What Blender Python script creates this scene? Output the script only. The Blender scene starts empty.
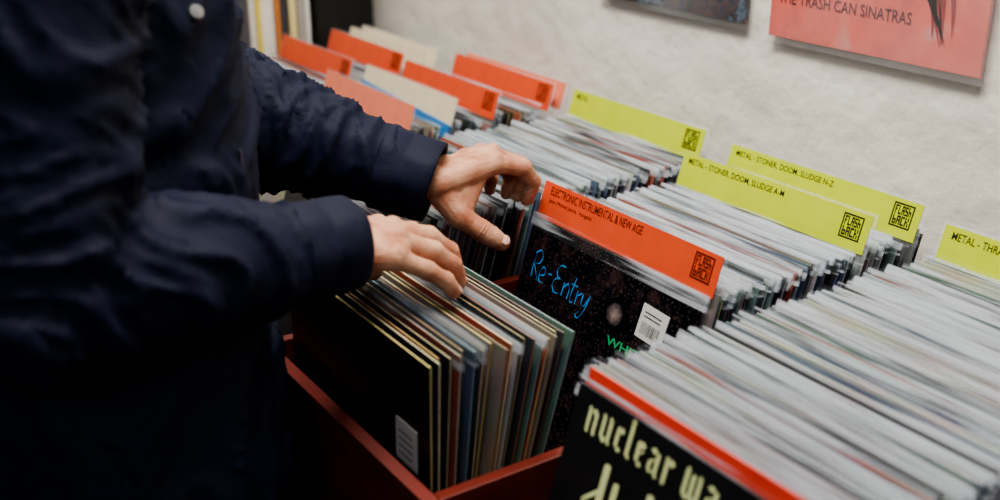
import bpy, bmesh, math, random, time
from mathutils import Vector, Matrix, noise
from mathutils.bvhtree import BVHTree
random.seed(7)
R=math.radians
SC=bpy.context.scene
COL=SC.collection
V=Vector
# ------------------------------------------------------------------ helpers
def link(name, me, m=None, parent=None, loc=(0,0,0), rot=(0,0,0)):
    o=bpy.data.objects.new(name, me); COL.objects.link(o)
    if me is not None and m is not None:
        if isinstance(m,(list,tuple)):
            for k in m: me.materials.append(k)
        else: me.materials.append(m)
    if parent: o.parent=parent
    o.location=loc; o.rotation_euler=rot
    return o
def tag(o,label=None,cat=None,group=None,kind=None):
    if label: o['label']=label
    if cat: o['category']=cat
    if group: o['group']=group
    if kind: o['kind']=kind
    return o
def to_mesh(bm,name='m',smooth=False):
    me=bpy.data.meshes.new(name); bm.normal_update(); bm.to_mesh(me); bm.free()
    if smooth:
        for p in me.polygons: p.use_smooth=True
    return me
def add_box(bm,x0,x1,y0,y1,z0,z1,mi=0):
    vs=[bm.verts.new(p) for p in ((x0,y0,z0),(x1,y0,z0),(x1,y1,z0),(x0,y1,z0),(x0,y0,z1),(x1,y0,z1),(x1,y1,z1),(x0,y1,z1))]
    fs=[]
    for f in ((0,3,2,1),(4,5,6,7),(0,1,5,4),(2,3,7,6),(1,2,6,5),(3,0,4,7)):
        fc=bm.faces.new([vs[i] for i in f]); fc.material_index=mi; fs.append(fc)
    return fs
def box_mesh(x0,x1,y0,y1,z0,z1,bev=0,seg=2):
    bm=bmesh.new(); add_box(bm,x0,x1,y0,y1,z0,z1)
    if bev: bmesh.ops.bevel(bm,geom=bm.edges[:],offset=bev,segments=seg,affect='EDGES',profile=.6)
    return to_mesh(bm)
# ------------------------------------------------------------------ materials
def newmat(name):
    m=bpy.data.materials.new(name); m.use_nodes=True
    nt=m.node_tree; return m,nt,nt.nodes['Principled BSDF']
def mat(name,c,rough=.5,var=.15,scale=30,bump=0,bscale=200,bdist=.001,spec=.5,coat=0,sheen=0,metal=0):
    m,nt,b=newmat(name); N=nt.nodes; L=nt.links
    tc=N.new('ShaderNodeTexCoord')
    no=N.new('ShaderNodeTexNoise'); no.inputs['Scale'].default_value=scale; no.inputs['Detail'].default_value=4
    L.new(tc.outputs['Object'],no.inputs['Vector'])
    r=N.new('ShaderNodeValToRGB')
    r.color_ramp.elements[0].position=.3; r.color_ramp.elements[1].position=.7
    r.color_ramp.elements[0].color=tuple(max(0,k*(1-var)) for k in c)+(1,)
    r.color_ramp.elements[1].color=tuple(min(1,k*(1+var)) for k in c)+(1,)
    L.new(no.outputs['Fac'],r.inputs['Fac']); L.new(r.outputs['Color'],b.inputs['Base Color'])
    b.inputs['Roughness'].default_value=rough; b.inputs['Specular IOR Level'].default_value=spec
    b.inputs['Coat Weight'].default_value=coat; b.inputs['Coat Roughness'].default_value=.15
    b.inputs['Sheen Weight'].default_value=sheen; b.inputs['Metallic'].default_value=metal
    if bump:
        n2=N.new('ShaderNodeTexNoise'); n2.inputs['Scale'].default_value=bscale; n2.inputs['Detail'].default_value=5
        L.new(tc.outputs['Object'],n2.inputs['Vector'])
        bp=N.new('ShaderNodeBump'); bp.inputs['Strength'].default_value=bump; bp.inputs['Distance'].default_value=bdist
        L.new(n2.outputs['Fac'],bp.inputs['Height']); L.new(bp.outputs['Normal'],b.inputs['Normal'])
    return m
def skin_mat():
    m,nt,b=newmat('skin'); N=nt.nodes; L=nt.links
    tc=N.new('ShaderNodeTexCoord')
    n1=N.new('ShaderNodeTexNoise'); n1.inputs['Scale'].default_value=42; n1.inputs['Detail'].default_value=6
    r=N.new('ShaderNodeValToRGB'); cr=r.color_ramp; cr.elements[0].position=.34; cr.elements[0].color=(.42,.155,.09,1)
    cr.elements[1].position=.66; cr.elements[1].color=(.60,.335,.22,1)
    L.new(tc.outputs['Object'],n1.inputs['Vector']); L.new(n1.outputs['Fac'],r.inputs['Fac']); L.new(r.outputs[0],b.inputs['Base Color'])
    v=N.new('ShaderNodeTexVoronoi'); v.inputs['Scale'].default_value=420; L.new(tc.outputs['Object'],v.inputs['Vector'])
    n2=N.new('ShaderNodeTexNoise'); n2.inputs['Scale'].default_value=110; n2.inputs['Detail'].default_value=7; n2.inputs['Roughness'].default_value=.7; L.new(tc.outputs['Object'],n2.inputs['Vector'])
    b1=N.new('ShaderNodeBump'); b1.inputs['Strength'].default_value=.7; b1.inputs['Distance'].default_value=.0024; L.new(n2.outputs['Fac'],b1.inputs['Height'])
    b2=N.new('ShaderNodeBump'); b2.inputs['Strength'].default_value=.3; b2.inputs['Distance'].default_value=.0004; L.new(v.outputs['Distance'],b2.inputs['Height']); L.new(b1.outputs[0],b2.inputs['Normal']); L.new(b2.outputs[0],b.inputs['Normal'])
    b.inputs['Roughness'].default_value=.50; b.inputs['Specular IOR Level'].default_value=.4
    b.inputs['Subsurface Weight'].default_value=.04; b.inputs['Subsurface Radius'].default_value=(.01,.004,.002); b.inputs['Subsurface Scale'].default_value=.3
    return m
def palette(name,cols,rough=.45,pat=0.0,seed=0.0):
    m,nt,b=newmat(name); N=nt.nodes; L=nt.links
    oi=N.new('ShaderNodeObjectInfo')
    ad=N.new('ShaderNodeMath'); ad.operation='ADD'; ad.inputs[1].default_value=seed; L.new(oi.outputs['Random'],ad.inputs[0])
    fr=N.new('ShaderNodeMath'); fr.operation='FRACT'; L.new(ad.outputs[0],fr.inputs[0])
    r=N.new('ShaderNodeValToRGB'); cr=r.color_ramp; cr.interpolation='CONSTANT'
    while len(cr.elements)<len(cols): cr.elements.new(1)
    for i,c in enumerate(cols):
        cr.elements[i].position=i/len(cols); cr.elements[i].color=tuple(c)+(1,)
    L.new(fr.outputs[0],r.inputs['Fac'])
    tc=N.new('ShaderNodeTexCoord'); no=N.new('ShaderNodeTexNoise'); no.inputs['Scale'].default_value=14
    L.new(tc.outputs['Object'],no.inputs['Vector'])
    hs=N.new('ShaderNodeMixRGB'); hs.blend_type='MULTIPLY'; hs.inputs['Fac'].default_value=.25+pat
    L.new(r.outputs['Color'],hs.inputs[1]); L.new(no.outputs['Color'],hs.inputs[2])
    L.new(hs.outputs[0],b.inputs['Base Color']); b.inputs['Roughness'].default_value=rough
    return m
def clear(name,lo,hi,c=(.8,.83,.86),rough=.12,xs=7,zs=60,f0=.40,f1=.68):
    m,nt,b=newmat(name); N=nt.nodes; L=nt.links
    b.inputs['Base Color'].default_value=tuple(c)+(1,); b.inputs['Roughness'].default_value=rough
    b.inputs['Coat Weight'].default_value=.6; b.inputs['Coat Roughness'].default_value=.06
    tr=N.new('ShaderNodeBsdfTransparent'); mx=N.new('ShaderNodeMixShader')
    tc=N.new('ShaderNodeTexCoord'); mp=N.new('ShaderNodeMapping'); mp.inputs['Scale'].default_value=(xs,3,zs)
    L.new(tc.outputs['Object'],mp.inputs['Vector'])
    no=N.new('ShaderNodeTexNoise'); no.noise_dimensions='4D'; no.inputs['Scale'].default_value=1.0; no.inputs['Detail'].default_value=2
    oi=N.new('ShaderNodeObjectInfo'); mu=N.new('ShaderNodeMath'); mu.operation='MULTIPLY'; mu.inputs[1].default_value=60
    L.new(oi.outputs['Random'],mu.inputs[0]); L.new(mu.outputs[0],no.inputs['W']); L.new(mp.outputs[0],no.inputs['Vector'])
    mr=N.new('ShaderNodeMapRange'); mr.inputs['From Min'].default_value=f0; mr.inputs['From Max'].default_value=f1
    mr.inputs['To Min'].default_value=lo; mr.inputs['To Max'].default_value=hi
    L.new(no.outputs['Fac'],mr.inputs['Value']); L.new(mr.outputs[0],mx.inputs['Fac'])
    L.new(tr.outputs[0],mx.inputs[1]); L.new(b.outputs[0],mx.inputs[2])
    L.new(mx.outputs[0],N['Material Output'].inputs['Surface'])
    return m
def wall_mat():
    m,nt,b=newmat('painted_wall'); N=nt.nodes; L=nt.links
    tc=N.new('ShaderNodeTexCoord')
    n1=N.new('ShaderNodeTexNoise'); n1.inputs['Scale'].default_value=2.2; n1.inputs['Detail'].default_value=5
    n2=N.new('ShaderNodeTexNoise'); n2.inputs['Scale'].default_value=14; n2.inputs['Detail'].default_value=6; n2.inputs['Roughness'].default_value=.5
    vo=N.new('ShaderNodeTexVoronoi'); vo.inputs['Scale'].default_value=16; vo.feature='SMOOTH_F1'
    for k in (n1,n2,vo): L.new(tc.outputs['Object'],k.inputs['Vector'])
    r=N.new('ShaderNodeValToRGB'); r.color_ramp.elements[0].position=.3; r.color_ramp.elements[0].color=(.78,.74,.66,1)
    r.color_ramp.elements[1].position=.65; r.color_ramp.elements[1].color=(.89,.86,.79,1)
    L.new(n1.outputs['Fac'],r.inputs['Fac']); L.new(r.outputs['Color'],b.inputs['Base Color'])
    ad=N.new('ShaderNodeMath'); ad.operation='ADD'; L.new(n2.outputs['Fac'],ad.inputs[0])
    mu=N.new('ShaderNodeMath'); mu.operation='MULTIPLY'; mu.inputs[1].default_value=.4; L.new(vo.outputs['Distance'],mu.inputs[0]); L.new(mu.outputs[0],ad.inputs[1])
    bp=N.new('ShaderNodeBump'); bp.inputs['Strength'].default_value=.60; bp.inputs['Distance'].default_value=.0115
    L.new(ad.outputs[0],bp.inputs['Height']); L.new(bp.outputs['Normal'],b.inputs['Normal'])
    b.inputs['Roughness'].default_value=.34
    return m
def wood_mat(name,c1,c2,rough=.35):
    m,nt,b=newmat(name); N=nt.nodes; L=nt.links
    tc=N.new('ShaderNodeTexCoord'); mp=N.new('ShaderNodeMapping'); mp.inputs['Scale'].default_value=(2.5,2.5,30)
    L.new(tc.outputs['Object'],mp.inputs['Vector'])
    n=N.new('ShaderNodeTexNoise'); n.inputs['Scale'].default_value=3; n.inputs['Detail'].default_value=6; n.inputs['Distortion'].default_value=.6
    L.new(mp.outputs[0],n.inputs['Vector'])
    r=N.new('ShaderNodeValToRGB'); r.color_ramp.elements[0].color=tuple(c1)+(1,); r.color_ramp.elements[1].color=tuple(c2)+(1,)
    r.color_ramp.elements[0].position=.35; r.color_ramp.elements[1].position=.7
    L.new(n.outputs['Fac'],r.inputs['Fac']); L.new(r.outputs['Color'],b.inputs['Base Color'])
    b.inputs['Roughness'].default_value=rough
    return m
M={}
M['wall']=wall_mat()
M['cherry']=wood_mat('cherry_wood',(.085,.010,.006),(.16,.020,.011))
M['cherry_front']=wood_mat('cherry_wood_front',(.095,.010,.006),(.17,.018,.010),.55)
M['floor']=wood_mat('floor_boards',(.05,.035,.025),(.09,.065,.045),.5)
M['ceil']=mat('ceiling_paint',(.6,.6,.58),.8)
M['plastic']=clear('clear_plastic_lip',.02,.58,(.64,.69,.75),.11,5,90,.47,.59)  # opacity noise paints pale highlight streaks into the clear plastic
M['plastic_sheet']=clear('clear_plastic_sheet',.03,.22,rough=.06,xs=5,zs=5)
M['wall_sheet']=clear('glossy_wall_sleeve',.01,.12,rough=.05,xs=4,zs=4)
M['yellow']=mat('yellow_green_card',(.54,.63,.035),.38,.05)
M['orange']=mat('orange_card',(.70,.090,.035),.36,.06)
M['peach']=mat('peach_card',(.78,.23,.14),.5,.06)
M['cream']=mat('cream_card',(.72,.64,.46),.5,.06)
M['ink']=mat('black_ink',(.012,.012,.012),.5,.05)
M['inkred']=mat('dark_red_ink',(.10,.012,.008),.5,.05)
M['white']=mat('white_sticker',(.60,.60,.58),.5,.03)
M['redcard']=mat('red_card',(.62,.050,.028),.4,.08)
M['blackgloss']=mat('black_cover',(.009,.009,.011),.34,.2,spec=.35)
M['creamink']=mat('cream_print',(.66,.72,.36),.5,.05)
M['cyan']=mat('blue_neon_print',(.03,.26,.66),.4,.25,60)
M['green']=mat('green_print',(.03,.36,.14),.4,.1)
WH=[(.26,.30,.35),(.64,.64,.63),(.08,.09,.12),(.40,.39,.36),(.015,.015,.02),(.48,.51,.54),(.04,.06,.12),(.28,.33,.40),(.14,.13,.12),(.015,.015,.018),(.24,.28,.34),(.38,.06,.04),(.03,.05,.14),(.12,.22,.36),(.44,.45,.47),(.04,.04,.05),(.02,.02,.03),(.42,.34,.14)]
BL=[(.13,.18,.26),(.04,.06,.11),(.26,.30,.37),(.02,.025,.035),(.08,.13,.23),(.40,.43,.48),(.03,.03,.05),(.17,.20,.25),(.15,.05,.04),(.06,.10,.16)]
CR=[(.62,.50,.20),(.66,.60,.38),(.30,.34,.28),(.12,.17,.17),(.64,.54,.26),(.56,.42,.12),(.26,.36,.36),(.68,.63,.45),(.60,.53,.30),(.36,.14,.07),(.64,.57,.34),(.24,.17,.08),(.58,.47,.17),(.16,.27,.30),(.05,.05,.05)]
DK=[(.015,.015,.018),(.03,.03,.04),(.22,.23,.25),(.05,.05,.06),(.01,.01,.012),(.36,.36,.36),(.02,.025,.04)]
FA=[(.05,.05,.06),(.3,.25,.2),(.1,.14,.2),(.4,.1,.06),(.5,.48,.42),(.03,.03,.03),(.12,.2,.16)]
M['face']=palette('cover_print',FA,.35,.4)
M['edge_white']=palette('cover_edge_white',WH,.35,0,.13)
M['edge_blue']=palette('cover_edge_blue',BL,.35,0,.31)
M['edge_cream']=palette('cover_edge_cream',CR,.6,.1,.57)
M['edge_dark']=palette('cover_edge_dark',DK,.4,0,.77)
def fabric(name,c,rough=.72,spec=.22):
    m,nt,b=newmat(name); N=nt.nodes; L=nt.links
    tc=N.new('ShaderNodeTexCoord')
    n=N.new('ShaderNodeTexNoise'); n.inputs['Scale'].default_value=9; n.inputs['Detail'].default_value=5
    w=N.new('ShaderNodeTexWave'); w.inputs['Scale'].default_value=260; w.inputs['Distortion'].default_value=1.5
    n3=N.new('ShaderNodeTexNoise'); n3.inputs['Scale'].default_value=20; n3.inputs['Detail'].default_value=4; n3.inputs['Distortion'].default_value=1.0
    for k in (n,w,n3): L.new(tc.outputs['Object'],k.inputs['Vector'])
    r=N.new('ShaderNodeValToRGB'); r.color_ramp.elements[0].color=tuple(k*.8 for k in c)+(1,); r.color_ramp.elements[1].color=tuple(k*1.25 for k in c)+(1,)
    L.new(n.outputs['Fac'],r.inputs['Fac']); L.new(r.outputs['Color'],b.inputs['Base Color'])
    b1=N.new('ShaderNodeBump'); b1.inputs['Strength'].default_value=.40; b1.inputs['Distance'].default_value=.008; L.new(n3.outputs['Fac'],b1.inputs['Height'])
    b2=N.new('ShaderNodeBump'); b2.inputs['Strength'].default_value=.12; b2.inputs['Distance'].default_value=.0006; L.new(w.outputs['Fac'],b2.inputs['Height'])
    L.new(b1.outputs['Normal'],b2.inputs['Normal']); L.new(b2.outputs['Normal'],b.inputs['Normal'])
    b.inputs['Roughness'].default_value=rough; b.inputs['Specular IOR Level'].default_value=spec
    return m
M['coat']=fabric('navy_parka_cloth',(.0022,.0046,.0205),.68,.22)
M['trouser']=fabric('black_trouser_cloth',(.005,.005,.007),.8)
M['skin']=skin_mat()
M['nail']=mat('fingernail',(.62,.38,.29),.28,.05)
M['hair']=mat('brown_hair',(.05,.03,.02),.6,.4,120,.6,160,.003)
M['shoe']=mat('black_leather',(.012,.012,.012),.35,.2)
M['metal']=mat('dull_metal',(.35,.35,.37),.35,.05,metal=1)
# ------------------------------------------------------------------ the customer
def capsule(bm,a,b,ra,rb,seg=14,hr=4):
    a=V(a);b=V(b);d=b-a
    if d.length<1e-6: d=V((0,0,1e-4)); b=a+d
    dn=d.normalized(); e=dn.orthogonal().normalized(); f=dn.cross(e)
    rings=[]; p0=bm.verts.new(a-dn*ra)
    for i in range(1,hr+1):
        ph=-math.pi/2+i/hr*math.pi/2; c_=a+dn*ra*math.sin(ph); r=ra*math.cos(ph)
        rings.append([bm.verts.new(c_+(e*math.cos(2*math.pi*k/seg)+f*math.sin(2*math.pi*k/seg))*r) for k in range(seg)])
    for i in range(0,hr):
        ph=i/hr*math.pi/2; c_=b+dn*rb*math.sin(ph); r=rb*math.cos(ph)
        rings.append([bm.verts.new(c_+(e*math.cos(2*math.pi*k/seg)+f*math.sin(2*math.pi*k/seg))*r) for k in range(seg)])
    p1=bm.verts.new(b+dn*rb)
    for k in range(seg):
        bm.faces.new((p0,rings[0][(k+1)%seg],rings[0][k])); bm.faces.new((p1,rings[-1][k],rings[-1][(k+1)%seg]))
    for i in range(len(rings)-1):
        for k in range(seg): bm.faces.new((rings[i][k],rings[i][(k+1)%seg],rings[i+1][(k+1)%seg],rings[i+1][k]))
def chain(bm,pts,rad,seg=14):
    for i in range(len(pts)-1): capsule(bm,pts[i],pts[i+1],rad[i],rad[i+1],seg)
def ellip(bm,c,rx,ry,rz,rot=None):
    g=bmesh.ops.create_uvsphere(bm,u_segments=20,v_segments=14,radius=1)
    mt=Matrix.Translation(V(c))@(rot or Matrix())@Matrix.Diagonal((rx,ry,rz,1))
    bmesh.ops.transform(bm,matrix=mt,verts=g['verts'])
def loft(bm,rings,seg=40,p=2.4):
    L=[]
    for (z,cx,cy,rx,ry) in rings:
        vs=[]
        for k in range(seg):
            t=2*math.pi*k/seg; c_,s_=math.cos(t),math.sin(t)
            vs.append(bm.verts.new((cx+rx*math.copysign(abs(c_)**(2/p),c_),cy+ry*math.copysign(abs(s_)**(2/p),s_),z)))
        L.append(vs)
    for i in range(len(L)-1):
        for k in range(seg): bm.faces.new((L[i][k],L[i][(k+1)%seg],L[i+1][(k+1)%seg],L[i+1][k]))
    bm.faces.new(L[0][::-1]); bm.faces.new(L[-1])
def remesh(bm,vox,sm,fac=.5):
    bmesh.ops.recalc_face_normals(bm,faces=bm.faces[:])
    me=to_mesh(bm); o=bpy.data.objects.new('tmp',me); COL.objects.link(o)
    m=o.modifiers.new('r','REMESH'); m.mode='VOXEL'; m.voxel_size=vox; m.use_smooth_shade=True
    s=o.modifiers.new('s','SMOOTH'); s.factor=fac; s.iterations=sm
    bpy.context.view_layer.update(); dg=bpy.context.evaluated_depsgraph_get()
    out=bpy.data.meshes.new_from_object(o.evaluated_get(dg)); bpy.data.objects.remove(o)
    out.materials.clear()
    for p in out.polygons: p.use_smooth=True
    return out
person=tag(link('person',None,None,None,(0,0,0)),'person in a navy parka flipping through records with both hands','person')
dl=V((-.010,-.004,-.003)); dr=V((-.013,-.036,.004))
LS=V((-1.365,.25,1.385)); LE=V((-1.315,.450,1.102)); LW=V((-1.130,.650,1.026))+dl
RS=V((-.945,.20,1.385)); RE=V((-.870,.140,1.088)); RW=V((-.905,.448,1.052))+dr
def hand(bm,W,fore,mcps,fingers,thumb,side,up):
    nails=[]; joints=[]
    fd=(W-fore).normalized(); up=(up-fd*up.dot(fd)).normalized()
    capsule(bm,fore,W,.031,.0250)
    sd=(mcps[0]-mcps[3]).normalized()
    for s in (-.011,.011): capsule(bm,W-fd*.05+sd*s,W+fd*.008+sd*s,.0235,.0215)
    for i,m_ in enumerate(mcps):
        base=W+fd*.012+sd*(.016-.0105*i)
        capsule(bm,base,m_,.0190,.0145-.0006*i)
        if i: capsule(bm,base.lerp((W+fd*.012+sd*(.016-.0105*(i-1))),.5),(m_+mcps[i-1])/2,.0180,.0138)
        capsule(bm,base+up*.0152,m_+up*.0106,.0030,.0042,8,3)
        ellip(bm,m_+up*.0042,.0118,.0120,.0120)
    capsule(bm,W+fd*.02,(mcps[3]+W)/2,.0205,.0195)
    for i,(p,d,t) in enumerate(fingers):
        k=(1.22,1.24,1.18,1.04)[i]
        m_=mcps[i]
        chain(bm,[m_,m_.lerp(p,.5),p],[.0114*k,.0096*k,.0100*k]); chain(bm,[p,p.lerp(d,.5),d],[.0100*k,.0085*k,.0089*k]); chain(bm,[d,d.lerp(t,.6),t],[.0087*k,.0083*k,.0070*k])
        nails.append((d,t,(d-p).normalized(),.0072*k))
        joints.append((p,(p-m_).normalized(),.016)); joints.append((d,(d-p).normalized(),.014))
    c_,m_,ip,t=thumb
    capsule(bm,W+fd*.01,c_,.020,.0200); capsule(bm,c_,m_,.0200,.0165); capsule(bm,mcps[0].lerp(W,.4),m_,.016,.0140)
    capsule(bm,mcps[0].lerp(W,.15),m_.lerp(ip,.1),.010,.010)
    chain(bm,[m_,m_.lerp(ip,.5),ip],[.0158,.0136,.0144]); chain(bm,[ip,ip.lerp(t,.5),t],[.0140,.0138,.0106])
    nails.append((ip,t,(side).normalized(),.0112)); joints.append((ip,(ip-m_).normalized(),.018))
    return nails,joints
def sh(l,d): return [v+d for v in l]
mL=sh([V((-1.096,.733,1.040)),V((-1.117,.742,1.044)),V((-1.137,.738,1.040)),V((-1.156,.727,1.031))],dl)
fL=[sh(q,dl) for q in ((V((-1.092,.774,1.029)),V((-1.096,.792,1.006)),V((-1.101,.786,.982))),
    (V((-1.115,.786,1.024)),V((-1.120,.798,1.001)),V((-1.124,.789,.980))),
    (V((-1.137,.778,1.018)),V((-1.142,.790,.997)),V((-1.145,.784,.978))),
    (V((-1.158,.760,1.011)),V((-1.162,.772,.996)),V((-1.164,.770,.980))))]
tL=sh((V((-1.106,.668,1.008)),V((-1.089,.678,.984)),V((-1.075,.700,.965)),V((-1.062,.722,.948))),dl)
hL=bmesh.new(); NL,JL=hand(hL,LW,LW.lerp(LE,.45),mL,fL,tL,V((.8,.3,.4)),V((0,0,1)))
mR=sh([V((-.950,.527,1.040)),V((-.930,.533,1.043)),V((-.909,.528,1.039)),V((-.890,.516,1.030))],dr)
fR=[sh(q,dr) for q in ((V((-.952,.568,1.027)),V((-.952,.592,1.008)),V((-.950,.598,.984))),
    (V((-.930,.576,1.027)),V((-.929,.600,1.006)),V((-.928,.607,.982))),
    (V((-.907,.568,1.020)),V((-.906,.590,1.001)),V((-.907,.598,.980))),
    (V((-.886,.549,1.011)),V((-.885,.569,.996)),V((-.887,.580,.980))))]
tR=sh((V((-.930,.466,1.028)),V((-.953,.483,1.012)),V((-.966,.507,.998)),V((-.970,.530,.986))),dr)
hR=bmesh.new(); NR,JR=hand(hR,RW,RW.lerp(RE,.45),mR,fR,tR,V((-.5,-.2,.8)),V((0,0,1)))
fineL=remesh(hL,.0019,2); fineR=remesh(hR,.0019,2)
for me_,JJ in ((fineL,JL),(fineR,JR)):
    for v in me_.vertices:
        p=v.co
        for (j,ax,rr) in JJ:
            q=p-j
            if q.length<rr+.004:
                s=q.dot(ax)
                if abs(s)<.009: v.co=p-v.normal*.0010*math.cos(s*1500)*math.exp(-(s/.005)**2)
                break
hb=bmesh.new()
CX=-1.165
chain(hb,[LS,LE],[.05,.04]); chain(hb,[LE,LW.lerp(LE,.42)],[.04,.029]); chain(hb,[RS,RE],[.05,.04]); chain(hb,[RE,RW.lerp(RE,.42)],[.04,.029])
loft(hb,[(.90,CX,.25,.17,.11),(1.05,CX,.255,.15,.10),(1.25,CX,.265,.18,.11),(1.38,CX,.25,.19,.10),(1.44,CX,.25,.10,.07)],32,2.2)
capsule(hb,(CX,.25,1.40),LS,.06,.055); capsule(hb,(CX,.25,1.40),RS,.06,.055)
chain(hb,[V((CX,.25,1.40)),V((CX,.30,1.54))],[.065,.056])
HC=V((CX,.335,1.635)); hrot=Matrix.Rotation(R(-28),4,'X')
def hp(x,y,z): return HC+(hrot@V((x,y,z)))
ellip(hb,HC,.076,.095,.115,hrot); ellip(hb,hp(0,.035,-.055),.055,.06,.065,hrot)
capsule(hb,hp(0,.095,.012),hp(0,.112,-.022),.009,.015); capsule(hb,hp(-.018,.09,-.055),hp(.018,.09,-.055),.009,.009); ellip(hb,hp(0,.078,-.096),.022,.02,.018,hrot)
capsule(hb,hp(-.045,.083,.024),hp(.045,.083,.024),.01,.01)
for s in (-1,1): ellip(hb,hp(s*.079,-.005,-.01),.009,.018,.032,hrot)
for s in (-1,1): chain(hb,[V((CX+s*.09,.25,.90)),V((CX+s*.10,.26,.50)),V((CX+s*.11,.22,.09)),V((CX+s*.115,.30,.05))],[.085,.055,.036,.03])
coarse=remesh(hb,.0055,1)
bm=bmesh.new()
for me_ in (coarse,fineL,fineR): bm.from_mesh(me_)
body=link('body',to_mesh(bm,'body',True),M['skin'],person)
def nail(d,t,up,r):
    ax=(t-d).normalized(); n=(up-ax*up.dot(ax)).normalized(); s=ax.cross(n)
    bm=bmesh.new(); bmesh.ops.create_uvsphere(bm,u_segments=14,v_segments=8,radius=1)
    ce=t+ax*.000+n*(r*.82)
    mt=Matrix((( s.x*r*.68,ax.x*.0066,n.x*.0022,ce.x),(s.y*r*.68,ax.y*.0066,n.y*.0022,ce.y),(s.z*r*.68,ax.z*.0066,n.z*.0022,ce.z),(0,0,0,1)))
    bmesh.ops.transform(bm,matrix=mt,verts=bm.verts[:])
    bmesh.ops.recalc_face_normals(bm,faces=bm.faces[:])
    link('fingernail',to_mesh(bm,'nail',True),M['nail'],body)
for a_ in NL+NR: nail(*a_)
EY=mat('eye_white',(.7,.7,.68),.2,.03)
for s in (-1,1):
    bm=bmesh.new(); ellip(bm,hp(s*.032,.082,.006),.012,.010,.009,hrot); link('eye',to_mesh(bm,'e',True),EY,body)
bm=bmesh.new(); ellip(bm,hp(0,-.018,.028),.086,.096,.108,hrot); ellip(bm,hp(0,.02,.075),.075,.08,.05,hrot)
hm=remesh(bm,.006,2)
for v in hm.vertices: v.co+=v.normal*(.004*noise.noise(v.co*60)+.003*noise.noise(v.co*130))
link('hair',hm,M['hair'],person)
cb=bmesh.new()
loft(cb,[(.60,CX+.03,.245,.280,.156),(.72,CX+.03,.245,.282,.160),(.86,CX+.03,.243,.272,.155),(1.00,CX+.005,.250,.238,.152),(1.16,CX,.262,.222,.150),(1.28,CX,.258,.222,.142),(1.37,CX,.25,.215,.120),(1.43,CX,.25,.14,.095)],56,2.6)
chain(cb,[V((CX,.25,1.37)),LS],[.09,.082]); chain(cb,[V((CX,.25,1.37)),RS],[.09,.082])
def mix(a,b,t): return a.lerp(b,t)
chain(cb,[LS,mix(LS,LE,.5),LE,mix(LE,LW,.45),mix(LE,LW,.88)],[.086,.082,.083,.069,.0475],22)
chain(cb,[RS,mix(RS,RE,.5),RE,mix(RE,RW,.45),mix(RE,RW,.88)],[.086,.078,.073,.067,.046],22)
for i in range(14):
    t0=2*math.pi*i/14; t1=2*math.pi*(i+1)/14
    f=lambda t: V((CX+.115*math.cos(t),.27+.10*math.sin(t),1.455-.035*math.sin(t)))
    capsule(cb,f(t0),f(t1),.03,.03,10,3)
ellip(cb,(CX,.13,1.40),.13,.06,.09)
cm=remesh(cb,.0058,2)
segs=[(LS,LE,.012,24),(LE,LW,.0120,25),(RS,RE,.012,23),(RE,RW,.0120,24)]
UP=[0,2]
nz=noise.noise
for v in cm.vertices:
    p=v.co.copy(); best=1e9; bi=None
    for ix,(a_,b_,am,fq) in enumerate(segs):
        d=b_-a_; t=max(0,min(1,(p-a_).dot(d)/d.length_squared)); r=p-(a_+d*t)
        if r.length<best: best=r.length; bi=(a_,d,t,r,am,fq,ix)
    wa=max(0,min(1,(.115-best)/.03))
    a_,d,t,r,am,fq,ix=bi; dn=d.normalized(); e=dn.orthogonal().normalized(); f_=dn.cross(e)
    s=(p-a_).dot(dn)
    wr=nz(p*6)
    re,rf=r.dot(e),r.dot(f_)
    q=V((s*fq+re*14+3.0*wr,re*7,rf*7+ix*5)); n1=nz(q)
    n2=nz(V((s*fq*1.7-rf*22+3*wr+9,re*11,rf*11+ix*7)))
    c1=max(0,1-abs(n1)*3.6)**1.6; c2=max(0,1-abs(n2)*4.0)**1.6
    fold=c1+.6*c2-.38
    k=.6
    if ix in UP: k+=.5*t**2
    else: k+=.6*(1-t)**2
    if ix not in UP and t>.80: k*=max(.15,1-(t-.80)*4.5)
    q2=V((p.x*5+p.z*4+wr*1.5,p.y*9-p.z*3,p.z*6+p.x*5)); n3=nz(q2); n4=nz(q2*2.1+V((5,0,0)))
    tf=max(0,1-abs(n3)*3.4)**1.5+.5*max(0,1-abs(n4)*3.8)-.38
    v.co=p+v.normal*(wa*am*fold*k+(1-wa)*.011*tf)
coat=link('parka',cm,M['coat'],person); coat['label']='navy blue parka'
def ring_tube(name,a,b,prof,m,parent,wob=.0,seg=48,ph=0):
    d=(b-a).normalized(); e=d.orthogonal().normalized(); f=d.cross(e); bm=bmesh.new(); rs=[]
    for (s,r) in prof:
        row=[]
        for k in range(seg):
            t=2*math.pi*k/seg; rr=r*(1+wob*math.sin(2*t+s*20+ph)+wob*.6*math.sin(5*t+1+s*70)+wob*.4*math.sin(9*t+2))
            row.append(bm.verts.new(b+d*s+(e*math.cos(t)+f*math.sin(t))*rr))
        rs.append(row)
    for i in range(len(rs)-1):
        for k in range(seg): bm.faces.new((rs[i][k],rs[i][(k+1)%seg],rs[i+1][(k+1)%seg],rs[i+1][k]))
    bmesh.ops.recalc_face_normals(bm,faces=bm.faces[:])
    return link(name,to_mesh(bm,'c',True),m,parent)
def cprof(k): return [(s,r*k) for s,r in [(-.070,.040),(-.066,.0485),(-.062,.0500),(-.050,.0485),(-.036,.0490),(-.033,.0475),(-.030,.0490),(-.006,.0490),(.004,.0488),(.006,.0475),(.004,.0455),(-.02,.044),(-.04,.038),(-.05,.02)]]
ring_tube('cuff',LE,LW+(LW-LE).normalized()*.010,cprof(1.07),M['coat'],coat,.03)
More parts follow.
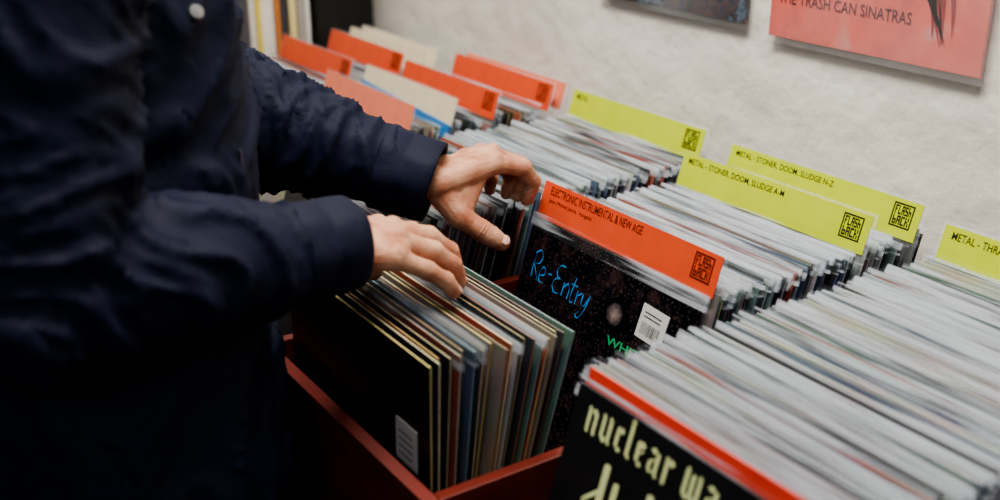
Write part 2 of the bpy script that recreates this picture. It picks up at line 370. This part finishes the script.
ring_tube('cuff',RE,RW+(RW-RE).normalized()*.016,cprof(1.0),M['coat'],coat,.03,ph=1)
tb=bmesh.new()
for s in (-1,1): chain(tb,[V((CX+s*.095,.25,.88)),V((CX+s*.10,.26,.52)),V((CX+s*.11,.225,.13))],[.115,.085,.070],24)
loft(tb,[(.70,CX,.25,.18,.13),(.95,CX,.25,.18,.13)],36)
tm=remesh(tb,.012,3)
for v in tm.vertices: v.co+=v.normal*.006*nz(V((v.co.x*6,v.co.y*6,v.co.z*18)))
link('trousers',tm,M['trouser'],person)
for s in (-1,1):
    sb=bmesh.new(); ellip(sb,(CX+s*.11,.22,.075),.05,.07,.06); ellip(sb,(CX+s*.115,.315,.045),.047,.095,.042)
    me=remesh(sb,.006,3)
    for v in me.vertices: v.co.z=max(v.co.z,.012)
    sh_=link('shoe',me,M['shoe'],person)
    bm=bmesh.new(); loft(bm,[(.0005,CX+s*.113,.28,.050,.128),(.02,CX+s*.113,.28,.052,.13)],36,2.3); link('sole',to_mesh(bm),M['shoe'],sh_)
# ------------------------------------------------------------------ the setting
WY=1.20
tag(link('wall_back',box_mesh(-4.2,1.6,WY,WY+.1,0,2.7),M['wall']),kind='structure')
tag(link('wall_left',box_mesh(-4.3,-4.2,-2.2,WY+.1,0,2.7),M['wall']),kind='structure')
tag(link('floor',box_mesh(-4.3,1.6,-2.2,WY+.1,-.05,0),M['floor']),kind='structure')
tag(link('ceiling',box_mesh(-4.3,1.6,-2.2,WY+.1,2.7,2.75),M['ceil']),kind='structure')
# ------------------------------------------------------------------ the rack
FZ=.654; PT=.848
rack=tag(link('record_rack',None),'long cherry red wooden record rack with upright partitions along the white wall','record rack')
BX0,BX1=-2.275,-.355
link('front_panel',box_mesh(BX0,BX1,.418,.433,.06,PT+.012,.0015),M['cherry_front'],rack)
link('bottom_panel',box_mesh(BX0,BX1,.434,1.18,.632,FZ),M['cherry'],rack)
link('back_panel',box_mesh(BX0,BX1,1.181,1.195,.06,PT),M['cherry'],rack)
for x in (-2.262,-1.894,-1.517,-1.1385,-.7535,-.366):
    link('partition',box_mesh(x-.007,x+.007,.4335,1.1805,FZ+.0005,PT+.012,.0015),M['cherry'],rack)
for x in (-2.262,-.366):
    link('side_panel',box_mesh(x-.008,x+.008,.4335,1.1805,.0,.631),M['cherry'],rack)
KX={0:-.556,1:-.9525,2:-1.328,3:-1.706,4:-2.078}   # centre of each column
SHX={0:-.008,1:.010,2:.004,3:0,4:0}
# ------------------------------------------------------------------ records
CW=.315; TH=.0027
def cover_mesh(edge,face='face',th=TH,w=CW,h=CW):
    bm=bmesh.new()
    fs=add_box(bm,-w/2,w/2,-th/2,th/2,0,h)
    for i,f in enumerate(fs): f.material_index=0 if i in (2,3) else 1
    bmesh.ops.bevel(bm,geom=bm.edges[:],offset=.0005,segments=1,affect='EDGES')
    me=to_mesh(bm,'cover'); me.materials.append(M[face]); me.materials.append(M[edge]); return me
def lip_mesh(seed,w=.325,th=TH):
    rr=random.Random(seed); bm=bmesh.new(); n=16
    top=.3180+rr.uniform(0,.0060)
    for s in (-1,1):
        ph=rr.uniform(0,6); am=rr.uniform(.0001,.0005); rows=[]
        for i in range(n+1):
            x=-w/2+w*i/n
            wv=am*math.sin(ph+i*.3)
            tz=top+.0005*math.sin(ph*2+i*.25)
            rows.append([bm.verts.new((x,s*(th/2+.0003),.30)),bm.verts.new((x,s*(th/2+.0003),.315)),bm.verts.new((x,s*(th/2*.6)+wv,tz))])
        for i in range(n):
            for k in range(2): bm.faces.new((rows[i][k],rows[i+1][k],rows[i+1][k+1],rows[i][k+1]))
    me=to_mesh(bm,'outer_sleeve',True); me.materials.append(M['plastic']); return me
LIPS=[lip_mesh(i) for i in range(14)]
COV={k:cover_mesh(k) for k in ('edge_white','edge_blue','edge_cream','edge_dark')}
def record(cov,x,ytop,lean,label,group=None,dz=0,lip=True,yaw=0,h=CW,name='record',roll=0):
    a=R(lean)
    o=link(name,cov,None,None,(x,ytop-h*math.sin(a),FZ+.0012+dz),(-a,roll,yaw))
    tag(o,label,'record',group)
    if lip: link('outer_sleeve',random.choice(LIPS),None,o)
    return o
def fill(k,y0,y1,step,lean0,lean1,edges,label,group,lip=.9,xj=.005,dzb=0):
    n=max(1,int((y1-y0)/step)+1); ph=random.uniform(0,6)
    for i in range(n):
        t=i/max(1,n-1)
        yy=y0+i*step+random.uniform(-.0003,.0003)
        record(COV[random.choice(edges)],KX[k]+SHX[k]+random.uniform(-xj,xj)+.003*math.sin(i*.35+ph),yy,lean0+(lean1-lean0)*t,label,group,
               dz=dzb+random.choice((0,0,.001,.002,.003,.004)),lip=random.random()<lip,yaw=R(.2*math.sin(i*.3+ph)))
# ------------------------------------------------------------------ lettering
def text_mesh(body,w,h,bold=0):
    cu=bpy.data.curves.new('t','FONT'); cu.body=body; cu.size=1; cu.offset=bold; cu.resolution_u=3
    o=bpy.data.objects.new('t',cu)
    me=bpy.data.meshes.new_from_object(o)
    bpy.data.objects.remove(o)
    xs=[v.co.x for v in me.vertices]; ys=[v.co.y for v in me.vertices]
    x0,x1,y0,y1=min(xs),max(xs),min(ys),max(ys)
    for v in me.vertices: v.co=V(((v.co.x-x0)/(x1-x0)*w,0,(v.co.y-y0)/(y1-y0)*h))
    me.materials.clear(); return me
GL={'f':'111100110100100','l':'100100100100111','a':'111101111101101','s':'111100111001111','h':'100100111101101','b':'100100111101111','c':'111100100100111','k':'101101110101101'}
def logo_mesh(s):
    bm=bmesh.new()
    def q(x0,x1,z0,z1):
        bm.faces.new([bm.verts.new((p[0]*s,0,p[1]*s)) for p in ((x0,z0),(x1,z0),(x1,z1),(x0,z1))])
    t=.065
    q(0,1,0,t);q(0,1,1-t,1);q(0,t,t,1-t);q(1-t,1,t,1-t)
    for word,zb in (('flash',.52),('back',.10)):
        n=len(word); cw=.80/n
        for i,ch in enumerate(word):
            for r_ in range(5):
                row=GL[ch][r_*3:r_*3+3]; c0=None
                for c_ in range(4):
                    on=c_<3 and row[c_]=='1'
                    if on and c0 is None: c0=c_
                    if not on and c0 is not None:
                        x0=.11+i*cw+c0*cw/3.5; x1=.11+i*cw+c_*cw/3.5
                        q(x0,x1,zb+(4-r_)*.076,zb+(5-r_)*.076); c0=None
    return to_mesh(bm,'logo')
LOGO=logo_mesh(.030); LOGOM={}
for k in ('ink','inkred'):
    LOGOM[k]=LOGO.copy(); LOGOM[k].materials.append(M[k])
def divider(k,ytop,colour,label,text=None,sub=None,lean=17,tw=.17,thh=.0092,logo=True,ink='ink',dx=0,hh=.049,group=None,ht=.363,inset=.012,yaw=0):
    a=R(lean); x=KX[k]+dx
    root=tag(link('divider_card',None,None,None,(x,ytop-ht*math.sin(a),FZ+.0012),(-a,0,yaw)),label,'divider',group)
    bm=bmesh.new(); add_box(bm,-.166,.166,-.0005,.0005,0,ht+.002); link('plastic_sheet',to_mesh(bm),M['plastic_sheet'],root)
    bm=bmesh.new(); add_box(bm,-.1625,.1605,-.0012,-.00055,ht-hh,ht-.0015)
    link('header_strip',to_mesh(bm),M[colour],root)
    f=-.0015
    if text: link('lettering',text_mesh(text,tw,thh,.004),M[ink],root,(-.1625+inset,f,ht-.0165))
    if sub: link('lettering',text_mesh(sub,.088,.0064,0),M[ink],root,(-.1625+inset,f,ht-.0275))
    if logo: link('shop_logo',LOGOM[ink],None,root,(.120,f,ht-.0365))
    return root
# column 0 (nearest, right)
def stem(bm,x,z0,z1,w=.2,sl=.12):
    bm.faces.new([bm.verts.new(p) for p in ((x,0,z0+sl),(x+w*.5,0,z0),(x+w,0,z0+sl),(x+w,0,z1),(x+w*.5,0,z1+sl*.6),(x,0,z1-sl*.4))])
def dia(bm,x,z,s=.15,st=1.0):
    bm.faces.new([bm.verts.new(p) for p in ((x-s*st,0,z),(x,0,z-s),(x+s*st,0,z),(x,0,z+s))])
def barr(bm,x0,z0,x1,z1,w):
    bm.faces.new([bm.verts.new(p) for p in ((x0,0,z0),(x1,0,z1),(x1,0,z1+w),(x0,0,z0+w))])
def blackletter(word,scale):
    bm=bmesh.new(); x=0
    for c in word:
        if c==' ': x+=.34; continue
        if c=='n': stem(bm,x,0,.95);dia(bm,x+.08,.95,.13);stem(bm,x+.42,0,.86);dia(bm,x+.40,.90,.16,1.2);dia(bm,x+.12,.03,.12);dia(bm,x+.54,.03,.12);wd=.66
        elif c=='u': stem(bm,x,.05,1);dia(bm,x+.08,1.0,.13);stem(bm,x+.42,0,1);dia(bm,x+.48,1.0,.13);dia(bm,x+.26,.08,.16,1.2);dia(bm,x+.58,.04,.11);wd=.68
        elif c=='c': stem(bm,x,.08,.92);dia(bm,x+.3,.86,.16);dia(bm,x+.29,.08,.13,1.2);wd=.46
        elif c=='l': stem(bm,x,0,1.5);dia(bm,x+.1,1.48,.14);dia(bm,x+.2,.05,.11);wd=.32
        elif c=='e': stem(bm,x,.08,.92);dia(bm,x+.3,.84,.18);barr(bm,x+.12,.36,x+.44,.60,.09);dia(bm,x+.30,.07,.13,1.2);wd=.50
        elif c=='a': stem(bm,x+.36,0,.90);stem(bm,x,.05,.5,.18);dia(bm,x+.20,.94,.14,1.5);barr(bm,x+.1,.46,x+.4,.6,.09);barr(bm,x+.1,.02,x+.4,.12,.09);dia(bm,x+.52,.03,.11);wd=.62
        elif c=='r': stem(bm,x,0,.95);dia(bm,x+.34,.88,.17);dia(bm,x+.10,.03,.13);dia(bm,x+.08,.96,.12);wd=.50
        elif c=='w': stem(bm,x,.05,1.15);stem(bm,x+.34,.05,1);stem(bm,x+.68,.05,1);dia(bm,x+.25,.08,.14);dia(bm,x+.59,.08,.14);dia(bm,x+.76,1.0,.14);wd=.94
        elif c=='J': barr(bm,x,.52,x+.36,.86,.12);stem(bm,x,-.3,.62,.15,.08);stem(bm,x+.36,-.5,1.5,.17,.04);stem(bm,x+.70,-.5,1.28,.15,.04);wd=.95
        x+=wd+.24
    for v in bm.verts: v.co=V((v.co.x*scale,0,v.co.z*scale))
    return to_mesh(bm,'lettering')
M['face_black']=M['blackgloss']
c=cover_mesh('edge_dark','face_black',.0040)
nuc=record(c,KX[0]+.001,.566,17,'black record cover with cream blackletter title, at the very front of the nearest row',lip=True,dz=.001)
nf=-.0040/2-.0008
link('title_lettering',blackletter('nuclear wa',.0220),M['creamink'],nuc,(-.136,nf,.278))
link('title_lettering',blackletter('JJ',.048),M['creamink'],nuc,(-.116,nf,.190))
c=cover_mesh('edge_dark','face_black'); c.materials[0]=M['redcard']; c.materials[1]=M['redcard']
record(c,KX[0]+.001,.5765,17,'red edged record standing just taller behind the black blackletter cover',lip=False,dz=.013)
fill(0,.586,1.079,.0060,17,16.5,['edge_white']*6+['edge_dark']*2,'record among the pale glossy edges of the nearest right hand row','records in the nearest row',.86,dzb=.003)
divider(0,1.0985,'yellow','yellow green header divider at the right frame edge reading metal and thra','METAL - THRASH',tw=.076)
fill(0,1.0925,1.150,.0085,16.5,15,['edge_white','edge_dark'],'record against the wall behind the rightmost yellow divider','records behind the rightmost divider',.9)
# column 1: back part
def star_mat():
    m,nt,b=newmat('starry_cover_print'); N=nt.nodes; L=nt.links
    tc=N.new('ShaderNodeTexCoord')
    v=N.new('ShaderNodeTexVoronoi'); v.inputs['Scale'].default_value=190; L.new(tc.outputs['Object'],v.inputs['Vector'])
    r=N.new('ShaderNodeValToRGB'); r.color_ramp.elements[0].color=(1,.62,.48,1); r.color_ramp.elements[0].position=.05
    r.color_ramp.elements[1].color=(.0,.0,.0,1); r.color_ramp.elements[1].position=.30; L.new(v.outputs['Distance'],r.inputs['Fac'])
    n=N.new('ShaderNodeTexNoise'); n.inputs['Scale'].default_value=30; n.inputs['Detail'].default_value=9; n.inputs['Roughness'].default_value=.75; L.new(tc.outputs['Object'],n.inputs['Vector'])
    r2=N.new('ShaderNodeValToRGB'); r2.color_ramp.elements[0].position=.50; r2.color_ramp.elements[0].color=(.002,.0025,.005,1)
    r2.color_ramp.elements[1].position=.74; r2.color_ramp.elements[1].color=(.06,.028,.03,1); L.new(n.outputs['Fac'],r2.inputs['Fac'])
    a=N.new('ShaderNodeMixRGB'); a.blend_type='ADD'; a.inputs['Fac'].default_value=.08; L.new(r2.outputs[0],a.inputs[1]); L.new(r.outputs[0],a.inputs[2])
    L.new(a.outputs[0],b.inputs['Base Color']); b.inputs['Roughness'].default_value=.22; b.inputs['Specular IOR Level'].default_value=.28
    return m
def nebula_mat():
    m,nt,b=newmat('nebula_print'); N=nt.nodes; L=nt.links
    tc=N.new('ShaderNodeTexCoord'); ln=N.new('ShaderNodeVectorMath'); ln.operation='LENGTH'; L.new(tc.outputs['Object'],ln.inputs[0])
    n=N.new('ShaderNodeTexNoise'); n.inputs['Scale'].default_value=190; n.inputs['Detail'].default_value=6; n.inputs['Roughness'].default_value=.7; L.new(tc.outputs['Object'],n.inputs['Vector'])
    mr=N.new('ShaderNodeMapRange'); mr.inputs['From Min'].default_value=0; mr.inputs['From Max'].default_value=.019; mr.inputs['To Min'].default_value=1.0; mr.inputs['To Max'].default_value=0
    L.new(ln.outputs['Value'],mr.inputs['Value']); mu=N.new('ShaderNodeMath'); mu.operation='MULTIPLY'; L.new(mr.outputs[0],mu.inputs[0]); L.new(n.outputs['Fac'],mu.inputs[1])
    r=N.new('ShaderNodeValToRGB'); r.color_ramp.elements[0].color=(.003,.003,.006,1); r.color_ramp.elements[1].color=(.34,.26,.25,1); r.color_ramp.elements[1].position=.6; r.color_ramp.elements[0].position=.12
    L.new(mu.outputs[0],r.inputs['Fac']); L.new(r.outputs[0],b.inputs['Base Color']); b.inputs['Roughness'].default_value=.22; b.inputs['Specular IOR Level'].default_value=.28
    return m
M['stars']=star_mat()
c=cover_mesh('edge_dark','stars')
eni=record(c,KX[1]+.006,.792,17,'black starry record cover with blue handwritten title below the orange divider',lip=True)
ef=-TH/2-.0008
def ribbon(strokes,w,m,parent,loc,rot,name):
    bm=bmesh.new()
    for st in strokes:
        pts=[]
        for i in range(len(st)-1):
            p0=V(st[max(0,i-1)]);p1=V(st[i]);p2=V(st[i+1]);p3=V(st[min(len(st)-1,i+2)])
            for k in range(6):
                t=k/6; pts.append(.5*((2*p1)+(p2-p0)*t+(2*p0-5*p1+4*p2-p3)*t*t+(3*p1-p0-3*p2+p3)*t**3))
        pts.append(V(st[-1])); pr=None
        for i,p in enumerate(pts):
            d=(pts[min(i+1,len(pts)-1)]-pts[max(0,i-1)]); d=d.normalized() if d.length else V((1,0)); n_=V((-d.y,d.x))*w*(.6+.4*math.sin(i*.5))
            a_=bm.verts.new((p.x+n_.x,0,p.y+n_.y)); b_=bm.verts.new((p.x-n_.x,0,p.y-n_.y))
            if pr: bm.faces.new((pr[0],pr[1],b_,a_))
            pr=(a_,b_)
    return link(name,to_mesh(bm),m,parent,loc,rot)
S=.0011
def sc(l): return [[(x*S,z*S) for x,z in s] for s in l]
hand_title=sc([[(4,2),(2,18),(4,34)],[(1,31),(9,37),(15,31),(12,22),(4,19),(9,12),(16,2)],[(18,10),(26,13),(25,20),(20,20),(17,11),(20,3),(28,4)],
 [(32,17),(39,18)],[(59,35),(50,34),(46,27),(49,21),(55,20),(47,17),(44,9),(50,2),(60,4)],[(63,3),(64,19),(65,14),(70,20),(74,14),(74,3)],
 [(81,31),(79,12),(80,3),(85,4)],[(75,22),(87,23)],[(89,3),(89,19),(90,14),(96,19)],[(99,19),(99,9),(104,7),(109,18)],[(110,21),(107,4),(101,-8),(95,-7),(99,-1)]])
ribbon(hand_title,.00105,M['cyan'],eni,(-.138,ef,.238),(0,R(3),0),'title_lettering')
link('title_lettering',text_mesh('WHITE',.07,.011,.02),M['green'],eni,(.030,ef,.213))
bm=bmesh.new(); add_box(bm,0,.044,-.0004,.0004,0,.040); st=link('price_sticker',to_mesh(bm),M['white'],eni,(.072,ef,.240),(0,R(3),0))
bm=bmesh.new()
for i in range(14):
    w=random.choice((.0006,.0011)); x=.006+i*.0022
    bm.faces.new([bm.verts.new(p) for p in ((x,0,.006),(x+w,0,.006),(x+w,0,.020),(x,0,.020))])
for zz in (.026,.031): bm.faces.new([bm.verts.new(p) for p in ((.006,0,zz),(.034,0,zz),(.034,0,zz+.0012),(.006,0,zz+.0012))])
link('barcode',to_mesh(bm),M['ink'],st,(0,-.0007,0))
bm=bmesh.new(); bmesh.ops.create_circle(bm,cap_ends=True,radius=.020,segments=40)
for v in bm.verts: v.co=V((v.co.x,0,v.co.y))
link('cover_emblem',to_mesh(bm),nebula_mat(),eni,(.032,ef,.250))
divider(1,.8115,'orange','orange header divider reading electronic instrumental and new age, beside the far hand','ELECTRONIC INSTRUMENTAL & NEW AGE','Jean Michel Jarre, Vangelis',ink='inkred',inset=.016,tw=.178,logo=True,thh=.0105,dx=.008)
fill(1,.8045,1.028,.0059,17,17,['edge_white']*6+['edge_dark']*2,'record between the orange electronic divider and the yellow A-M divider','records behind the orange electronic divider',.86)
divider(1,1.048,'yellow','yellow green header divider reading metal stoner doom sludge A-M','METAL - STONER, DOOM, SLUDGE A-M',tw=.175,dx=.012)
fill(1,1.041,1.110,.0075,17,17,['edge_white','edge_dark','edge_blue'],'record between the yellow A-M divider and the yellow N-Z divider','records between the A-M and N-Z dividers',.9)
divider(1,1.131,'yellow','yellow green header divider reading metal stoner doom sludge N-Z, closest to the wall','METAL - STONER, DOOM, SLUDGE N-Z',tw=.175,dx=.020)
fill(1,1.1245,1.157,.008,17,16,['edge_dark','edge_white'],'record squeezed behind the yellow N-Z divider','records behind the N-Z divider',.9)
# column 1: flipped-forward front batch, fanned
n=21
c=cover_mesh('edge_cream','face_black',.0028)
def fan(i):
    t=i/(n-1); return .4460+t*.087, 1+15.0*t**1.05
yb,le=fan(0)
fr=record(c,KX[1]+.004,yb+CW*math.sin(R(le)),le,'dark record cover with a white sticker at the front of the flipped batch',lip=False)
bm=bmesh.new(); add_box(bm,0,.042,-.0004,.0004,0,.046); s2=link('price_sticker',to_mesh(bm),M['white'],fr,(.092,-.0020,.190))
bm=bmesh.new()
for i in range(4): bm.faces.new([bm.verts.new(p) for p in ((.006,0,.009+i*.008),(.034,0,.009+i*.008),(.034,0,.0105+i*.008),(.006,0,.0105+i*.008))])
link('sticker_print',to_mesh(bm),M['ink'],s2,(0,-.0008,0))
CT=[cover_mesh('edge_cream','face',t) for t in (.0020,.0026,.0029)]
for i in range(1,n):
    yb,le=fan(i)
    record(random.choice(CT),KX[1]+random.uniform(-.010,.007),yb+CW*math.sin(R(le)),le,'worn cream edged record in the flipped batch under the near hand','flipped records under the near hand',dz=random.choice((0,.001,.002,.003)),lip=random.random()<.12)
# column 2
fill(2,.62,.83,.0088,17,17,['edge_dark']*3+['edge_blue'],'dark record in the row beneath the far sleeve','records beneath the far sleeve',.8)
fill(2,.839,1.129,.0080,17,17,['edge_blue']*4+['edge_white']*2+['edge_dark']*2,'bluish grey edged record in front of the yellow divider, third row from the right','records in the third row',.85)
divider(2,1.149,'yellow','yellow green header divider of the third row from the right, beyond the hands','METAL',lean=17,tw=.03)
fill(2,1.1425,1.157,.008,17,16,['edge_dark','edge_blue'],'record behind the yellow divider of the third row','records behind the third row divider',.9)
# column 3
fill(3,.70,.842,.0100,17,17,['edge_blue','edge_cream','edge_white'],'record in the fourth row in front of the peach divider','records in the fourth row front',.6)
divider(3,.862,'peach','pale peach header divider just above the far sleeve',logo=False,dx=.008)
fill(3,.855,.912,.0092,17,17,['edge_cream','edge_white'],'record between the peach divider and the cream divider','records behind the peach divider',.6)
M['blue']=mat('blue_card',(.04,.18,.45),.4,.1)
c=cover_mesh('edge_dark','face'); c.materials[0]=M['blue']; c.materials[1]=M['blue']
record(c,KX[3]-.002,.9235,17,'bright blue record corner standing up beside the cream divider',dz=.014,lip=False,roll=R(3.5))
divider(3,.943,'cream','cream white header divider in the fourth row',logo=False,dx=.008)
fill(3,.936,1.006,.0092,17,17,['edge_blue','edge_white'],'record in front of the middle orange divider of the fourth row','records in the fourth row middle',.7)
divider(3,1.026,'orange','orange header divider in the middle of the fourth row, nearer of two',ink='inkred',dx=.008)
fill(3,1.019,1.118,.0092,17,17,['edge_blue','edge_white','edge_cream'],'record between the two orange dividers of the fourth row','records between orange dividers',.7)
divider(3,1.138,'orange','orange header divider near the wall in the fourth row, farther of two',ink='inkred',dx=.010)
divider(3,1.162,'peach','pale pink header divider against the wall in the fourth row',logo=False,dx=.014)
# column 4
fill(4,.70,.917,.0115,17,17,['edge_cream','edge_white'],'record in the farthest row in front of the first orange divider','records in the farthest row front',.5)
divider(4,.938,'orange','orange header divider in the farthest row, closest to the customer',ink='inkred',dx=.008)
fill(4,.931,1.029,.0105,17,17,['edge_white','edge_cream'],'record between the two orange dividers of the farthest row','records in the farthest row middle',.5)
divider(4,1.050,'orange','orange header divider in the farthest row, second one towards the wall',ink='inkred',dx=.008)
fill(4,1.043,1.076,.0105,17,17,['edge_cream'],'record between the orange divider and the cream dividers of the farthest row','records among the far cream dividers',.5)
divider(4,1.097,'cream','cream header divider in the farthest row, in front of another cream one',logo=False,dx=.008)
divider(4,1.125,'cream','cream header divider in the farthest row, nearest the wall',logo=False,dx=.010)
# ------------------------------------------------------------------ the end cabinet and the upright sets
cab=tag(link('end_cabinet',None),'dark low cabinet at the far end of the record rack','cabinet')
link('body',box_mesh(-2.80,-2.290,.45,1.19,.04,.905,.002),mat('dark_cabinet',(.02,.018,.017),.5),cab)
link('cabinet_top',box_mesh(-2.82,-2.283,.44,1.192,.9055,.93,.002),mat('dark_cabinet_top',(.03,.025,.022),.4),cab)
y=.800
sp=[(.020,(.5,.42,.25),'tan'),(.012,(.03,.05,.12),'navy'),(.016,(.66,.62,.5),'ivory'),(.010,(.45,.35,.1),'mustard'),(.022,(.08,.08,.09),'charcoal'),(.014,(.62,.6,.55),'pale grey'),(.011,(.7,.6,.12),'yellow'),
    (.030,(.75,.73,.68),'wide white'),(.010,(.55,.2,.05),'rust'),(.022,(.04,.04,.05),'black'),(.016,(.72,.62,.3),'straw yellow'),(.020,(.35,.33,.3),'brown grey'),(.012,(.7,.7,.68),'thin white')]
for w,cc,nm in sp:
    bm=bmesh.new(); add_box(bm,-.155,.155,0,w,0,.315); bmesh.ops.bevel(bm,geom=bm.edges[:],offset=.001,segments=2,affect='EDGES')
    tag(link('record_set',to_mesh(bm),mat('spine_'+nm.replace(' ','_'),cc,.5,.1),None,(-2.450+random.uniform(-.006,.006),y,.9305)),nm+' spine of a record set standing upright on the far cabinet','record set')
    y+=w+.0012
bx=tag(link('storage_box',None,None,None,(-2.435,y+.068,.9305)),'plain black upright storage box against the wall beside the spines','box')
bw=WY-.012-(y+.068)
link('box_body',box_mesh(-.14,.14,-.06,bw-.004,0,.30,.004),M['blackgloss'],bx); link('box_lid',box_mesh(-.143,.143,-.063,bw,.3005,.33,.004),M['blackgloss'],bx)
# ------------------------------------------------------------------ sleeves hung on the wall
def wall_record(x0,z0,label,base,w=.335):
    root=tag(link('wall_record',None,None,None,(x0,WY-.004,z0)),label,'record')
    link('outer_sleeve',box_mesh(-.006,w+.006,-.0114,-.0110,-.008,.336,0),M['wall_sheet'],root)
    link('cover',box_mesh(0,w,-.008,-.003,0,.328,.0008),base,root)
    return root
def ramp_mat(name,cols,ps,scale,det,dist,rough):
    m,nt,b=newmat(name); N=nt.nodes; L=nt.links
    tc=N.new('ShaderNodeTexCoord'); n=N.new('ShaderNodeTexNoise'); n.inputs['Scale'].default_value=scale; n.inputs['Detail'].default_value=det; n.inputs['Roughness'].default_value=.65; n.inputs['Distortion'].default_value=dist; L.new(tc.outputs['Object'],n.inputs['Vector'])
    r=N.new('ShaderNodeValToRGB'); cr=r.color_ramp
    while len(cr.elements)<len(cols): cr.elements.new(1)
    for i,c_ in enumerate(cols): cr.elements[i].position=ps[i]; cr.elements[i].color=c_+(1,)
    L.new(n.outputs['Fac'],r.inputs['Fac']); L.new(r.outputs[0],b.inputs['Base Color']); b.inputs['Roughness'].default_value=rough
    return m
pk=ramp_mat('salmon_pink_print',[(.36,.10,.11),(.66,.13,.10),(.74,.165,.125),(.58,.29,.27)],(.30,.44,.60,.74),12,6,.3,.35)
w1=wall_record(-1.100,1.150,'salmon pink record cover hung on the wall with the band name lettered across',pk)
link('title_lettering',text_mesh('THE TRASH CAN SINATRAS',.218,.0150,0.0),mat('wine_ink',(.10,.02,.03),.5),w1,(.014,-.0088,.048))
bm=bmesh.new()
for j in range(7):
    x=.264+j*.005; z=.034+random.uniform(-.010,.01); w=.0026+random.uniform(0,.003)
    pr=None
    for i in range(11):
        t_=i/10; px=x-.040*t_+.010*math.sin(t_*3+j); pz=z+t_*(.13+.02*math.sin(j*2)); ww=w*math.sin(math.pi*min(.98,max(.02,t_)))
        a_=bm.verts.new((px-ww,0,pz)); b_=bm.verts.new((px+ww,0,pz))
        if pr: bm.faces.new((pr[0],pr[1],b_,a_))
        pr=(a_,b_)
link('cover_art',to_mesh(bm),mat('dark_brush_print',(.28,.03,.025),.5,.3),w1,(0,-.0092,0))
am_=ramp_mat('painted_cover_print',[(.006,.008,.02),(.015,.028,.06),(.09,.045,.035),(.008,.01,.02),(.10,.14,.19),(.01,.01,.02)],(.32,.395,.47,.545,.62,.695),26,5,.8,.3)
wall_record(-1.480,1.158,'dark blue painted record cover hung on the wall, left of the pink one',am_,.335)
# ------------------------------------------------------------------ camera
PITCH,HEAD,F=21.5,56.3,1116.0
cam=bpy.data.cameras.new('camera'); co=link('camera',cam,None,None,(0,0,1.444),(R(90-PITCH),0,R(HEAD)))
cam.sensor_width=36; cam.lens=F/1000*36; cam.clip_start=.02
cam.dof.use_dof=True; cam.dof.focus_distance=1.34; cam.dof.aperture_fstop=2.8
SC.camera=co
bpy.context.view_layer.update()
bm=bmesh.new(); bm.from_mesh(cm); bv=BVHTree.FromBMesh(bm); bm.free()
def on_coat(u,v_):
    d=(co.matrix_world.to_3x3()@V(((u-500)/F,-(v_-250)/F,-1))).normalized()
    return bv.ray_cast(V((0,0,1.444)),d)[:2]
h,nn=on_coat(196,12)
if h:
    bm=bmesh.new(); bmesh.ops.create_cone(bm,cap_ends=True,segments=24,radius1=.0075,radius2=.006,depth=.004)
    bmesh.ops.create_cone(bm,cap_ends=True,segments=24,radius1=.0035,radius2=.003,depth=.0065)
    link('snap_button',to_mesh(bm,'s'),M['metal'],coat,h+nn*.001,nn.to_track_quat('Z','Y').to_euler())
h,nn=on_coat(236,150)
if h:
    bm=bmesh.new(); add_box(bm,-.003,.003,-.0012,.0012,-.022,0); bmesh.ops.bevel(bm,geom=bm.edges[:],offset=.0008,segments=2,affect='EDGES')
    link('zip_pull',to_mesh(bm,'s'),M['metal'],coat,h+nn*.004)
# ------------------------------------------------------------------ light
def area(loc,size,sy,e,c,tgt):
    l=bpy.data.lights.new('ceiling_or_fill_lamp','AREA'); l.shape='RECTANGLE'; l.size=size; l.size_y=sy; l.energy=e; l.color=c
    o=link('ceiling_or_fill_lamp',l,None,None,loc); o.rotation_euler=(V(tgt)-V(loc)).to_track_quat('-Z','Y').to_euler()
area((-.9,.55,2.6),1.0,.22,50,(1,.95,.87),(-.95,.85,.9))
area((-2.6,.40,2.6),1.0,.22,21,(1,.93,.84),(-2.3,.9,.9))
area((.6,-.9,2.1),.8,.5,8,(.90,.94,1),(-.9,.5,.8))  # added fill light, no fixture there; lifts the shaded rack front
w=bpy.data.worlds.new('world'); SC.world=w; w.use_nodes=True
w.node_tree.nodes['Background'].inputs[0].default_value=(.5,.58,.7,1); w.node_tree.nodes['Background'].inputs[1].default_value=.08
try: SC.view_settings.look='AgX - Medium High Contrast'
except Exception: pass
